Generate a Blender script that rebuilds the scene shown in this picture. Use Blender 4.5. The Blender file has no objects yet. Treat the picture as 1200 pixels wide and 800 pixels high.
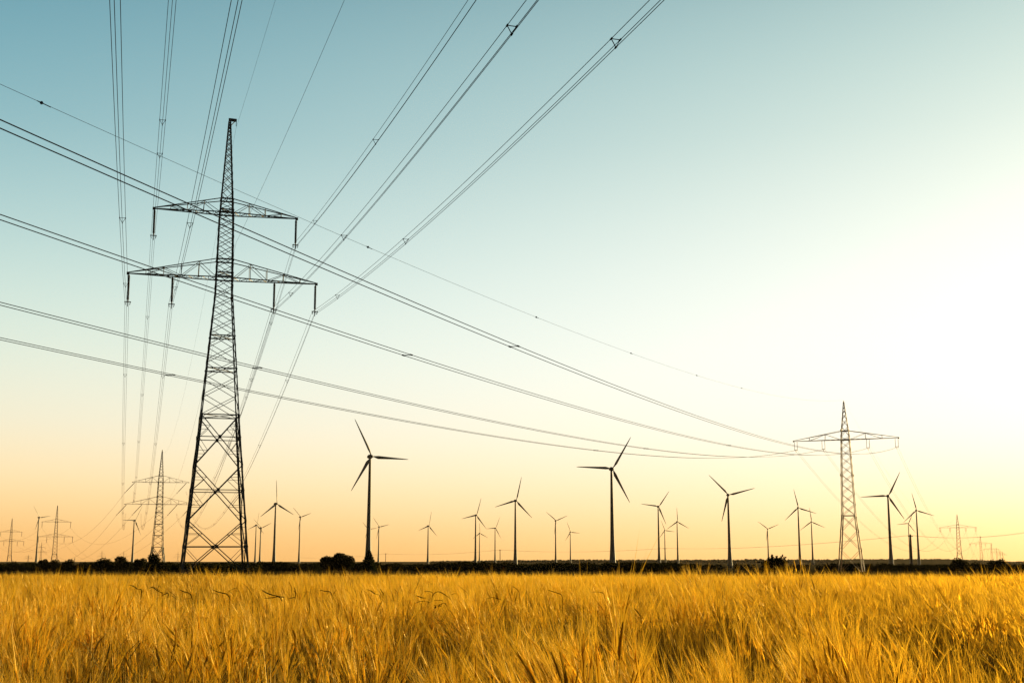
import bpy, math, random
import numpy as np
from mathutils import Vector, Matrix

random.seed(7)
rng = np.random.default_rng(11)
sc = bpy.context.scene
col = sc.collection
EYE = 1.38
F = 1458.2            # focal length in pixels of a 1200 px wide frame
TH = 0.17378          # camera pitch
CT, ST = math.cos(TH), math.sin(TH)
SUN_EL, SUN_AZ = math.radians(10.0), math.radians(38.0)    # azimuth: to the right of the view axis (+y)
SUN_DIR = Vector((math.sin(SUN_AZ) * math.cos(SUN_EL), math.cos(SUN_AZ) * math.cos(SUN_EL), math.sin(SUN_EL)))

# ------------------------------------------------------------------ helpers
def at(px, py, Y):
    """world point at depth Y along the viewing direction of a pixel of the photograph"""
    rx, up = (px - 600) / F, (400 - py) / F
    yy, zz = CT - up * ST, ST + up * CT
    return Vector((rx / yy * Y, Y, EYE + zz / yy * Y))

def tag(o, label=None, cat=None, group=None, kind=None):
    if label: o['label'] = label
    if cat: o['category'] = cat
    if group: o['group'] = group
    if kind: o['kind'] = kind
    return o

def empty(name, loc, rz=0.0):
    o = bpy.data.objects.new(name, None)
    o.empty_display_size = 0.5
    col.objects.link(o)
    o.location = loc
    o.rotation_euler = (0, 0, rz)
    return o

class MB:
    """collects bars, tubes, boxes; build() links them as one mesh"""
    def __init__(s): s.v = []; s.f = []
    def add(s, vs, fs):
        n = len(s.v); s.v += [tuple(v) for v in vs]; s.f += [tuple(i + n for i in f) for f in fs]
    def bar(s, a, b, w, h=None):
        a, b = Vector(a), Vector(b); d = b - a
        if d.length < 1e-6: return
        d.normalize()
        u = d.cross(Vector((0, 0, 1)))
        if u.length < 1e-3: u = Vector((1, 0, 0))
        u.normalize(); v = d.cross(u)
        u = u * w / 2; v = v * (h or w) / 2
        s.add([a - u - v, a + u - v, a + u + v, a - u + v, b - u - v, b + u - v, b + u + v, b - u + v],
              [(3, 2, 1, 0), (4, 5, 6, 7), (0, 1, 5, 4), (1, 2, 6, 5), (2, 3, 7, 6), (3, 0, 4, 7)])
    def angle(s, a, b, w, t, c):
        """L-section member from a to b, its flanges pointing to the axis point c"""
        a, b, c = Vector(a), Vector(b), Vector(c); d = (b - a).normalized()
        x = Vector((math.copysign(1, c.x - a.x), 0, 0)); y = Vector((0, math.copysign(1, c.y - a.y), 0))
        pr = [Vector((0, 0, 0)), x * w, x * w + y * t, x * t + y * t, x * t + y * w, y * w]
        n = 6
        s.add([a + p for p in pr] + [b + p for p in pr],
              [(0, 1, 2, 3), (0, 3, 4, 5), (9, 8, 7, 6), (11, 10, 9, 6)] + [(i, (i + 1) % n, n + (i + 1) % n, n + i) for i in range(n)])
    def tube(s, pts, rad, n=6, cap=True):
        pts = [Vector(p) for p in pts]; m = len(pts)
        if not hasattr(rad, '__len__'): rad = [rad] * m
        base = len(s.v); ref = None
        for i, p in enumerate(pts):
            d = (pts[min(i + 1, m - 1)] - pts[max(i - 1, 0)]).normalized()
            if ref is None:
                ref = Vector((0, 0, 1)) if abs(d.z) < 0.9 else Vector((1, 0, 0))
            u = d.cross(ref).normalized(); v = d.cross(u).normalized(); ref = -v if False else ref
            for k in range(n):
                a = 2 * math.pi * k / n
                s.v.append(tuple(p + u * math.cos(a) * rad[i] + v * math.sin(a) * rad[i]))
        for i in range(m - 1):
            for k in range(n):
                a, b = base + i * n + k, base + i * n + (k + 1) % n
                s.f.append((a, b, b + n, a + n))
        if cap:
            s.f.append(tuple(base + k for k in reversed(range(n))))
            s.f.append(tuple(base + (m - 1) * n + k for k in range(n)))
    def box(s, c, sx, sy, sz):
        c = Vector(c); h = [(x, y, z) for z in (-.5, .5) for x, y in ((-.5, -.5), (.5, -.5), (.5, .5), (-.5, .5))]
        s.add([c + Vector((x * sx, y * sy, z * sz)) for x, y, z in h],
              [(3, 2, 1, 0), (4, 5, 6, 7), (0, 1, 5, 4), (1, 2, 6, 5), (2, 3, 7, 6), (3, 0, 4, 7)])
    def build(s, name, m, parent=None, smooth=False):
        me = bpy.data.meshes.new(name); me.from_pydata(s.v, [], s.f)
        if smooth: me.polygons.foreach_set('use_smooth', [True] * len(me.polygons))
        me.materials.append(m); me.update()
        o = bpy.data.objects.new(name, me); col.objects.link(o)
        if parent: o.parent = parent
        return o

def np_mesh(name, V, faces_list, m, attrs=None, smooth=False):
    """mesh from numpy arrays; faces_list = list of (M,3) / (M,4) index arrays"""
    me = bpy.data.meshes.new(name)
    V = np.ascontiguousarray(V, dtype=np.float32)
    me.vertices.add(len(V)); me.vertices.foreach_set('co', V.ravel())
    loops = np.concatenate([f.ravel() for f in faces_list]).astype(np.int32)
    sizes = np.concatenate([np.full(len(f), f.shape[1], np.int32) for f in faces_list])
    starts = np.concatenate([[0], np.cumsum(sizes)[:-1]]).astype(np.int32)
    me.loops.add(len(loops)); me.loops.foreach_set('vertex_index', loops)
    me.polygons.add(len(sizes)); me.polygons.foreach_set('loop_start', starts)
    me.update(calc_edges=True)
    if smooth: me.polygons.foreach_set('use_smooth', np.ones(len(sizes), bool))
    for k, a in (attrs or {}).items():
        at_ = me.attributes.new(k, 'FLOAT', 'POINT'); at_.data.foreach_set('value', np.ascontiguousarray(a, dtype=np.float32))
    me.materials.append(m)
    o = bpy.data.objects.new(name, me); col.objects.link(o)
    return o

class Noise:
    """smooth value noise on a plane"""
    def __init__(s, seed): s.g = np.random.default_rng(seed).random((128, 128))
    def one(s, x, y):
        xi, yi = np.floor(x).astype(int), np.floor(y).astype(int); fx, fy = x - xi, y - yi
        fx, fy = fx * fx * (3 - 2 * fx), fy * fy * (3 - 2 * fy)
        g = lambda a, b: s.g[a % 128, b % 128]
        return (g(xi, yi) * (1 - fx) + g(xi + 1, yi) * fx) * (1 - fy) + (g(xi, yi + 1) * (1 - fx) + g(xi + 1, yi + 1) * fx) * fy
    def __call__(s, x, y, oct=3):
        t, a, w = 0, 1.0, 0
        for k in range(oct):
            t = t + a * s.one(x * 2 ** k + 17.3 * k, y * 2 ** k + 5.1 * k); w += a; a *= .5
        return t / w

def terrain_z(y):
    """the field is flat; beyond its far edge the land falls away a little, then runs level"""
    xs = (-1e5, 140, 1100, 2600, 1e5); zs = (0, 0, -7.8, -9.2, -9.2)
    return float(np.interp(y, xs, zs))

# ------------------------------------------------------------------ materials
def mat(name, base, rough=.6, metal=0., var=.0, scale=3., bump=0.):
    m = bpy.data.materials.new(name); m.use_nodes = True
    nt = m.node_tree; b = nt.nodes['Principled BSDF']
    b.inputs['Roughness'].default_value = rough; b.inputs['Metallic'].default_value = metal
    b.inputs['Base Color'].default_value = (*base, 1)
    if rough >= .9: b.inputs['Specular IOR Level'].default_value = 0
    if var:
        tc = nt.nodes.new('ShaderNodeTexCoord'); n = nt.nodes.new('ShaderNodeTexNoise'); r = nt.nodes.new('ShaderNodeValToRGB')
        n.inputs['Scale'].default_value = scale; n.inputs['Detail'].default_value = 5
        nt.links.new(tc.outputs['Object'], n.inputs['Vector']); nt.links.new(n.outputs['Fac'], r.inputs['Fac'])
        r.color_ramp.elements[0].position = .3; r.color_ramp.elements[1].position = .7
        r.color_ramp.elements[0].color = (*[c * (1 - var) for c in base], 1); r.color_ramp.elements[1].color = (*[min(1, c * (1 + var)) for c in base], 1)
        nt.links.new(r.outputs['Color'], b.inputs['Base Color'])
        if bump:
            bp = nt.nodes.new('ShaderNodeBump'); bp.inputs['Strength'].default_value = bump
            nt.links.new(n.outputs['Fac'], bp.inputs['Height']); nt.links.new(bp.outputs['Normal'], b.inputs['Normal'])
    return m

STEEL = mat('weathered_steel', (.045, .042, .036), .65, .0, .35, .8)
STEEL_GLARE = mat('glare_tinted_steel', (.17, .075, .022), .6, .0, .35, .8)  # right-hand line: warm sun glare put into the steel's base colour
INSUL = mat('brown_porcelain', (.03, .018, .012), .75)
WIRE = mat('aged_aluminium_wire', (.014, .011, .009), .95)
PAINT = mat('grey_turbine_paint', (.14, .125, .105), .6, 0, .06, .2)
WOOD = mat('tarred_wood', (.05, .035, .025), .85, 0, .3, 2.)
SOIL = mat('dry_soil', (.10, .065, .03), .95, 0, .4, .4, .4)
STUBBLE = mat('grassland', (.055, .05, .02), .95, 0, .4, .01)

def leaf_mat(name, c1, c2, trans=.35):
    m = bpy.data.materials.new(name); m.use_nodes = True; nt = m.node_tree
    for n in list(nt.nodes): nt.nodes.remove(n)
    out = nt.nodes.new('ShaderNodeOutputMaterial'); d = nt.nodes.new('ShaderNodeBsdfDiffuse'); t = nt.nodes.new('ShaderNodeBsdfTranslucent')
    mx = nt.nodes.new('ShaderNodeMixShader'); a = nt.nodes.new('ShaderNodeAttribute'); r = nt.nodes.new('ShaderNodeValToRGB')
    a.attribute_name = 'tone'; r.color_ramp.elements[0].color = (*c1, 1); r.color_ramp.elements[1].color = (*c2, 1)
    mx.inputs[0].default_value = trans
    nt.links.new(a.outputs['Fac'], r.inputs['Fac']); nt.links.new(r.outputs['Color'], d.inputs['Color']); nt.links.new(r.outputs['Color'], t.inputs['Color'])
    nt.links.new(d.outputs[0], mx.inputs[1]); nt.links.new(t.outputs[0], mx.inputs[2]); nt.links.new(mx.outputs[0], out.inputs['Surface'])
    return m
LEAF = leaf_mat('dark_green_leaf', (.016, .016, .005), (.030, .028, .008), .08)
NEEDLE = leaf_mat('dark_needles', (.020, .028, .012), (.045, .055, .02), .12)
WEED = leaf_mat('dark_weed_leaf', (.020, .014, .004), (.04, .028, .008), .15)

def wheat_mat():
    """ripe barley: tone 0..1 is the straw's own colour (greenish stems to golden awns)"""
    m = bpy.data.materials.new('ripe_barley'); m.use_nodes = True; nt = m.node_tree
    for n in list(nt.nodes): nt.nodes.remove(n)
    N = nt.nodes.new; L = nt.links.new
    out = N('ShaderNodeOutputMaterial'); d = N('ShaderNodeBsdfDiffuse'); t = N('ShaderNodeBsdfTranslucent'); g = N('ShaderNodeBsdfGlossy')
    m1 = N('ShaderNodeMixShader'); m2 = N('ShaderNodeMixShader'); a = N('ShaderNodeAttribute'); r = N('ShaderNodeValToRGB')
    a.attribute_name = 'tone'
    el = r.color_ramp.elements
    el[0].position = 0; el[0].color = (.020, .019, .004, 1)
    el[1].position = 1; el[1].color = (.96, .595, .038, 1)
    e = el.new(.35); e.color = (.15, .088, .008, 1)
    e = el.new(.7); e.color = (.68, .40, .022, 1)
    m1.inputs[0].default_value = .45; m2.inputs[0].default_value = .10
    g.inputs['Roughness'].default_value = .5; g.inputs['Color'].default_value = (.9, .68, .25, 1)
    rf = N('ShaderNodeBsdfRefraction'); rf.inputs['IOR'].default_value = 1.5; rf.inputs['Roughness'].default_value = .85; m3 = N('ShaderNodeMixShader'); m3.inputs[0].default_value = .32
    L(a.outputs['Fac'], r.inputs['Fac']); L(r.outputs['Color'], d.inputs['Color']); L(r.outputs['Color'], t.inputs['Color']); L(r.outputs['Color'], rf.inputs['Color'])
    L(d.outputs[0], m1.inputs[1]); L(t.outputs[0], m1.inputs[2]); L(m1.outputs[0], m3.inputs[1]); L(rf.outputs[0], m3.inputs[2])
    L(m3.outputs[0], m2.inputs[1]); L(g.outputs[0], m2.inputs[2]); L(m2.outputs[0], out.inputs['Surface'])
    return m
WHEAT = wheat_mat()

# ------------------------------------------------------------------ ground
def build_ground():
    xs = np.concatenate([-np.geomspace(9000, 40, 40), np.linspace(-38, 38, 20), np.geomspace(40, 9000, 40)])
    ys = np.concatenate([np.linspace(-900, -20, 12), np.linspace(-10, 200, 43), np.geomspace(210, 9000, 50)])
    X, Y = np.meshgrid(xs, ys)
    n = Noise(3)
    Z = np.interp(Y, (-1e5, 140, 1100, 2600, 1e5), (0, 0, -7.8, -9.2, -9.2)) + (n(X / 60 + 500, Y / 60 + 500) - .5) * .5 * np.clip((Y - 150) / 300, 0, 1)
    V = np.c_[X.ravel(), Y.ravel(), Z.ravel()]
    nx = len(xs); i = np.arange(len(ys) - 1)[:, None] * nx + np.arange(nx - 1)[None, :]
    i = i.ravel(); Q = np.c_[i, i + 1, i + 1 + nx, i + nx]
    m = bpy.data.materials.new('farmland'); m.use_nodes = True; nt = m.node_tree; b = nt.nodes['Principled BSDF']; b.inputs['Roughness'].default_value = .95; b.inputs['Specular IOR Level'].default_value = 0
    tc = nt.nodes.new('ShaderNodeTexCoord'); n1 = nt.nodes.new('ShaderNodeTexNoise'); n1.inputs['Scale'].default_value = .006
    n2 = nt.nodes.new('ShaderNodeTexNoise'); n2.inputs['Scale'].default_value = 1.5; n2.inputs['Detail'].default_value = 6
    r = nt.nodes.new('ShaderNodeValToRGB'); mx = nt.nodes.new('ShaderNodeMix'); mx.data_type = 'RGBA'; mx.blend_type = 'MULTIPLY'; mx.inputs[0].default_value = .6
    r.color_ramp.elements[0].position = .42; r.color_ramp.elements[0].color = (.030, .026, .010, 1)
    r.color_ramp.elements[1].position = .6; r.color_ramp.elements[1].color = (.06, .045, .018, 1)
    nt.links.new(tc.outputs['Object'], n1.inputs['Vector']); nt.links.new(tc.outputs['Object'], n2.inputs['Vector'])
    nt.links.new(n1.outputs['Fac'], r.inputs['Fac']); nt.links.new(r.outputs['Color'], mx.inputs[6]); nt.links.new(n2.outputs['Color'], mx.inputs[7])
    nt.links.new(mx.outputs[2], b.inputs['Base Color'])
    o = np_mesh('ground', V, [Q], m, smooth=True); tag(o, kind='structure')
build_ground()

def build_hills():
    px = [-700, -200, 0, 200, 380, 480, 520, 640, 700, 760, 800, 870, 960, 1050, 1100, 1150, 1180, 1192, 1210, 1300, 1700]
    py = [659.2, 659, 659, 658.2, 658.2, 658, 657.6, 656.6, 656.4, 656.3, 656.3, 656, 656.2, 655.4, 655.2, 656.2, 658.2, 658.6, 657.6, 656.5, 656]
    n = Noise(9); cols = np.linspace(-700, 1700, 900); Yr = 5600.
    top = np.interp(cols, px, py); V = []; nr = 9
    for j in range(nr):
        t = j / (nr - 1)
        Yj = Yr - 500 + 700 * t
        prof = math.sin(min(1, t / .75) * math.pi / 2) if t <= .75 else 1 - (t - .75) * .8
        for i, c in enumerate(cols):
            p = at(c, top[i], Yr)
            V.append((p.x * Yj / Yr, Yj, -9.6 + (p.z + 9.6) * prof))
    nc = len(cols); i = (np.arange(nr - 1)[:, None] * nc + np.arange(nc - 1)[None, :]).ravel()
    Q = np.c_[i, i + 1, i + 1 + nc, i + nc]
    o = np_mesh('hills', np.array(V), [Q], mat('hill_woodland', (.03, .024, .009), .95, 0, .4, .02), smooth=True); tag(o, kind='structure')
build_hills()

# ------------------------------------------------------------------ foliage
def leaf_quads(C, size, asp=1.6):
    """randomly turned leaf-shaped quads round centres C (N,3); size (N,)"""
    N = len(C); a = rng.normal(size=(N, 3)); a /= np.linalg.norm(a, axis=1)[:, None]
    b = rng.normal(size=(N, 3)); b -= (b * a).sum(1)[:, None] * a; b /= np.linalg.norm(b, axis=1)[:, None]
    s = size[:, None] * .5
    V = np.stack([C - a * s * asp, C + b * s * .7, C + a * s * asp, C - b * s * .7], 1).reshape(-1, 3)
    return V, np.arange(4 * N).reshape(N, 4)

def foliage_obj(name, C, size, m, parent=None):
    V, Q = leaf_quads(C, size)
    tone = np.repeat(rng.random(len(C)), 4)
    o = np_mesh(name, V, [Q], m, {'tone': tone})
    if parent: o.parent = parent
    return o

def shrub(name, px0, px1, ptop, Y, label, cat='bush', group=None, kind='round', n=2400, leaf=None, m=None):
    a, b = at(px0, 667, Y), at(px1, 667, Y); z0 = terrain_z(Y); zt = at((px0 + px1) / 2, ptop, Y).z
    cx = (a.x + b.x) / 2; W = (b.x - a.x); H = zt - z0
    root = empty(name, (cx, Y, z0)); tag(root, label, cat, group)
    leaf = leaf or max(.22, min(W, H) * .10)
    pts = []
    if kind == 'cone':
        trunk_h = H * .9
        for _ in range(n):
            t = rng.random() ** .8; r = W / 2 * (1 - t) ** .75 * (.55 + .45 * rng.random()) * (.75 + .35 * math.sin(t * 26) ** 2)
            an = rng.random() * 6.283; pts.append((r * math.cos(an), r * math.sin(an), H * (.04 + .96 * t) - r * .18))
    elif kind == 'spiky':
        trunk_h = H * .5
        tw = MB()
        for k in range(34):
            an = rng.random() * 6.283; tilt = rng.random() ** .7 * 1.15
            L = H * (1.05 - .25 * (tilt > .7)) * (.7 + .33 * rng.random()); hx = min(math.tan(tilt) * L, W / 2 * (.55 + .5 * rng.random()))
            e = Vector((math.cos(an) * hx, math.sin(an) * hx, L * (1 - .28 * tilt))); tw.tube([(0, 0, 0), e * .5 + Vector((0, 0, H * .1)), e], [.07, .05, .012], 4)
            for q in range(n // 34):
                t = .25 + .7 * rng.random(); c = e * t + Vector((0, 0, H * .1 * math.sin(t * 3.14))) + Vector(rng.normal(size=3)) * W * .04 * (1.25 - t)
                pts.append(tuple(c))
        for _ in range(n):
            an = rng.random() * 6.283; r = W * .46 * rng.random() ** .6; hh = H * .74 * (1 - (2 * r / W) ** 2.2) * (.85 + .3 * math.sin(an * 3 + 1))
            pts.append((r * math.cos(an), r * math.sin(an), max(.1, hh * rng.random() ** .7)))
        tw.build('branch', WOOD, root)
    else:
        trunk_h = H * .55
        k = max(5, int(W / max(H, .1) * 5))
        lobes = [(rng.uniform(-.36, .36) * W, rng.uniform(-.3, .3) * W, rng.uniform(.30, .74) * H, rng.uniform(.22, .36)) for _ in range(k)]
        lobes += [(0, 0, H * .45, .42), (-.22 * W, 0, H * .3, .3), (.22 * W, 0, H * .3, .3)]
        R = min(W, H * 1.3)
        for _ in range(n):
            lx, ly, lz, lr = lobes[rng.integers(len(lobes))]
            d = rng.normal(size=3); d /= np.linalg.norm(d); r = lr * R * (.25 + .8 * rng.random() ** .6)
            p = [lx + d[0] * r, ly + d[1] * r, lz + d[2] * r * .8]
            p[2] = min(max(p[2], .05 * H), H * (1 + rng.normal() * .015)); pts.append(p)
    C = np.array(pts)
    if kind == 'round':
        C[:, 2] *= H * .97 / np.percentile(C[:, 2], 98); C[:, 0] = (C[:, 0] - np.percentile(C[:, 0], 50)) * W * .94 / (np.percentile(C[:, 0], 98.5) - np.percentile(C[:, 0], 1.5))
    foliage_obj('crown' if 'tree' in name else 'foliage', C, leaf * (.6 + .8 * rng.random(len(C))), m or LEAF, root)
    t = MB(); r0 = max(.06, H * .028)
    t.tube([(0, 0, -.1), (0.02 * W, 0, trunk_h * .5), (-.01 * W, 0.01 * W, trunk_h)], [r0 * 1.3, r0, r0 * .4], 7)
    for k in range(5):
        an = k * 1.3; h0 = trunk_h * (.3 + .12 * k); t.tube([(0, 0, h0), (math.cos(an) * W * .16, math.sin(an) * W * .16, h0 + H * .14), (math.cos(an) * W * .27, math.sin(an) * W * .27, h0 + H * .2)], [r0 * .6, r0 * .4, r0 * .15], 5)
    t.build('trunk' if 'tree' in name else 'stem', WOOD, root)
    return root

BG = 'bushes on the horizon left of the tall pylon'
shrub('bush', 376.5, 415, 650, 420, 'large dome-shaped bush just left of the dark conifer', n=6000)
shrub('conifer_tree', 421, 443, 644.5, 430, 'pointed dark evergreen at the foot of a large wind turbine tower', 'tree', kind='cone', n=4200, leaf=.5, m=NEEDLE)
shrub('bush', 109, 131, 655, 430, 'wide low bush left of the rounder, taller bush, with a pale lobe on its left', group=BG)
shrub('bush', 135, 152, 652.3, 430, 'tall round bush with a flat underside, second bush left of the distant pylon', group=BG, n=1200)
shrub('bush', 156, 169, 654.8, 430, 'round bush right beside a slim turbine tower, nearest bush left of the distant pylon', group=BG)
shrub('small_tree', 173, 187, 649, 445, 'little leafy tree standing between the legs of the distant two-armed pylon', 'tree', n=1300)
shrub('bush', 44, 55, 656, 440, 'bush at the foot of the leftmost wind turbine', group=BG)
shrub('bush', 56, 71, 656.5, 440, 'bush at the foot of the hazy pylon near the left edge', group=BG)
shrub('bush', 72, 85, 656.4, 440, 'rounded bush just right of the hazy left pylon', group=BG)
shrub('bush', 89, 98, 659, 440, 'small low bush in the gap right of the hazy left pylon', group=BG, n=500)
shrub('bush', -8, 4, 658, 440, 'low bush cut by the left edge of the view', group=BG, n=500)
shrub('bush', 9, 21, 658, 440, 'low bush below the faint pylon at the far left', group=BG, n=600)
shrub('bush', 22, 36, 659.3, 440, 'flat wide bush between the faint left pylon and the leftmost turbine', group=BG, n=500)
shrub('bush', 888, 926, 648, 380, 'big bristly bush with twigs sticking up in front of a turbine tower', kind='spiky', n=3600, leaf=.34)
GR = 'bushes along the field edge around the right pylon'
shrub('bush', 984, 992, 660, 300, 'small shrub inside the legs of the nearer single-armed pylon', group=GR, n=500)
shrub('bush', 1015, 1024, 660, 330, 'small shrub just right of the nearer single-armed pylon', group=GR, n=500)
shrub('bush', 1025, 1047, 659.3, 330, 'wide shrub around the base of the turbine right of the single-armed pylon', group=GR, n=1000)
shrub('bush', 1050, 1061, 660.5, 340, 'low shrub just left of the thick dark pole', group=GR, n=500)
shrub('bush', 1063, 1070, 660.5, 340, 'little shrub at the foot of the thick dark pole', group=GR, n=400)
shrub('bush', 1084, 1094, 661.5, 360, 'lowest shrub in the gap right of the last turbine', group=GR, n=400)
shrub('bush', 1113, 1135, 654.8, 380, 'tall bush below the second, hazier single-armed pylon', group=GR, n=1300)
shrub('bush', 1136, 1150, 658.4, 400, 'bush between the tall bush and the last big bush on the right', group=GR, n=700)
shrub('bush', 1157, 1178, 655.6, 400, 'big ragged bush nearest the right edge', group=GR, n=1200)
for i, c in enumerate([(813, 3.2), (819, 3.4), (826, 3.6), (833, 3.4), (839, 3), (846, 3.8), (863, 3.7), (869, 3.5), (876, 3.5), (881, 3.4), (928, 3.5), (936, 3.4), (944, 3.6), (960, 3.6), (967, 3.4), (974, 3.2)]):
    shrub('small_tree', c[0] - c[1], c[0] + c[1], 660.8 + .9 * random.random(), 640, 'small round-headed tree in the line of look-alike trees along the far field edge', 'tree', 'line of small trees along the far field edge', n=420, leaf=.42)

def hedge(name, spans, Y, density, m, leaf, label):
    """continuous hedge: leaf clumps through a long band whose top follows the given heights"""
    P = []; n = Noise(int(Y) % 97)
    for (px0, px1, t0, t1) in spans:
        a, b = at(px0, 667, Y), at(px1, 667, Y); N = int(abs(b.x - a.x) * density)
        u = rng.random(N); x = a.x + (b.x - a.x) * u; dy = rng.normal(size=N) * 4
        zt = np.array([at(600, t0 + (t1 - t0) * k, Y).z for k in (0, 1)]); top = zt[0] + (zt[1] - zt[0]) * u
        z0 = terrain_z(Y); top = top + (n(x / 4 + 900, x * 0 + 3) - .55) * (top - z0) * .6
        z = z0 + (top - z0) * rng.random(N) ** 1.1
        P.append(np.c_[x, Y + dy, z])
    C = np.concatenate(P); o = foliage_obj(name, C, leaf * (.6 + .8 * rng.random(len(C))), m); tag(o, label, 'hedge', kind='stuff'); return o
hedge('hedgerow', [(-60, 110, 661, 661), (100, 215, 659.8, 660), (215, 260, 661, 660), (260, 375, 658.9, 660), (410, 445, 660, 659.5)], 450, 260, LEAF, .7, 'dark unbroken hedge along the far edge of the field left of centre')
hedge('hedgerow', [(440, 560, 661, 659.8), (560, 812, 659.6, 660.2), (975, 1010, 661.5, 661), (1010, 1270, 662, 661.3)], 470, 260, LEAF, .7, 'dark unbroken hedge along the far edge of the field right of centre')
hedge('hedgerow', [(736, 811, 660.2, 661), (205, 300, 661.2, 660.2)], 300, 300, LEAF, .5, 'thick low weeds and hedge nearest the field edge')
hedge('woodland', [(505, 580, 658, 656.7), (580, 700, 656.8, 655.9), (700, 860, 656, 656.2), (800, 990, 656.4, 655.8), (873, 895, 655, 655.2)], 4600, 22, LEAF, 5.0, 'far dark strip of woodland along the skyline')
hedge('woodland', [(980, 1110, 655.4, 655), (1110, 1165, 655.2, 657), (1165, 1192, 657, 659), (1192, 1300, 658.3, 655.5)], 5500, 18, LEAF, 5.5, 'far hazy strip of woodland on the skyline at the right')

# ------------------------------------------------------------------ wind turbines
R0 = 35.5
def turbine_meshes():
    # tower of unit height 100 m
    t = MB(); pts = []; rad = []
    for k in range(24):
        u = k / 23; pts.append((0, 0, 100 * u)); rad.append(1.0 + 1.35 * (1 - u) + 1.25 * max(0, 1 - u / .35) ** 2)
    t.tube(pts, rad, 40)
    tower = t
    n = MB(); n.tube([(0, -1.6 + y, 0) for y in (0, .3, 1.2, 2.6, 4.2, 5.4, 6.2, 6.6)], [1.5, 1.75, 1.95, 1.9, 1.6, 1.15, .7, .25], 24)
    n.tube([(0, 3.0, 1.6), (0, 3.0, 2.7)], .06, 6)
    h = MB(); h.tube([(0, y, 0) for y in (-4.6, -4.45, -4.0, -3.3, -2.4, -1.65)], [.12, .55, 1.0, 1.3, 1.45, 1.42], 24)
    b = MB(); secs = [(0.8, .95, .95, 0), (2.2, 1.0, .95, .1), (4.2, 2.0, .8, .5), (6.5, 2.9, .6, .42), (10, 2.5, .46, .32), (16, 1.95, .34, .2), (23, 1.45, .24, .12), (30, .95, .15, .06), (34, .6, .09, .03), (35.3, .3, .05, .0), (35.5, .1, .02, 0)]
    m = 12
    for (r, c, th, tw) in secs:
        for k in range(m):
            a = 2 * math.pi * k / m; x = c * .5 * math.cos(a) + (c - .95) * .22; y = th * .5 * math.sin(a) * (1.25 + .5 * math.cos(a)) / 1.4
            b.v.append((x * math.cos(tw) - y * math.sin(tw), x * math.sin(tw) + y * math.cos(tw), r))
    for i in range(len(secs) - 1):
        for k in range(m):
            p, q = i * m + k, i * m + (k + 1) % m; b.f.append((p, q, q + m, p + m))
    b.f.append(tuple(range(m)))
    return tower, n, h, b
TURB = None
def turbine(px, py, Rpx, c, alpha, label):
    global TURB
    Y = R0 * 1480 / Rpx
    hub = at(px, py, Y); beta = math.atan2(hub.x, Y); psi = math.acos(min(1, c)) - beta
    fwd = Vector((math.sin(psi), -math.cos(psi), 0))
    base = hub - fwd * 3.1; z0 = terrain_z(Y) - .2; H = hub.z - z0
    root = empty('wind_turbine', (base.x, base.y, z0), psi); tag(root, label, 'wind turbine', 'wind turbines of the wind farm')
    if TURB is None:
        tw, n, h, b = turbine_meshes()
        TURB = {k: mb.build(k, PAINT, root, True) for k, mb in (('tower', tw), ('nacelle', n), ('hub', h), ('blade', b))}
        P = TURB
        bl = [P['blade']]
    else:
        P = {}
        for k in ('tower', 'nacelle', 'hub', 'blade'):
            P[k] = TURB[k].copy(); col.objects.link(P[k]); P[k].parent = root
        bl = [P['blade']]
    for _ in range(2):
        q = bl[0].copy(); col.objects.link(q); q.parent = root; bl.append(q)
    P['tower'].scale = (1, 1, (H - 1.2) / 100)
    P['nacelle'].location = P['hub'].location = (0, 0, H)
    for k, q in enumerate(bl):
        q.location = (0, -3.1, H); q.rotation_euler = (0, math.radians(alpha + 120 * k), 0)
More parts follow.
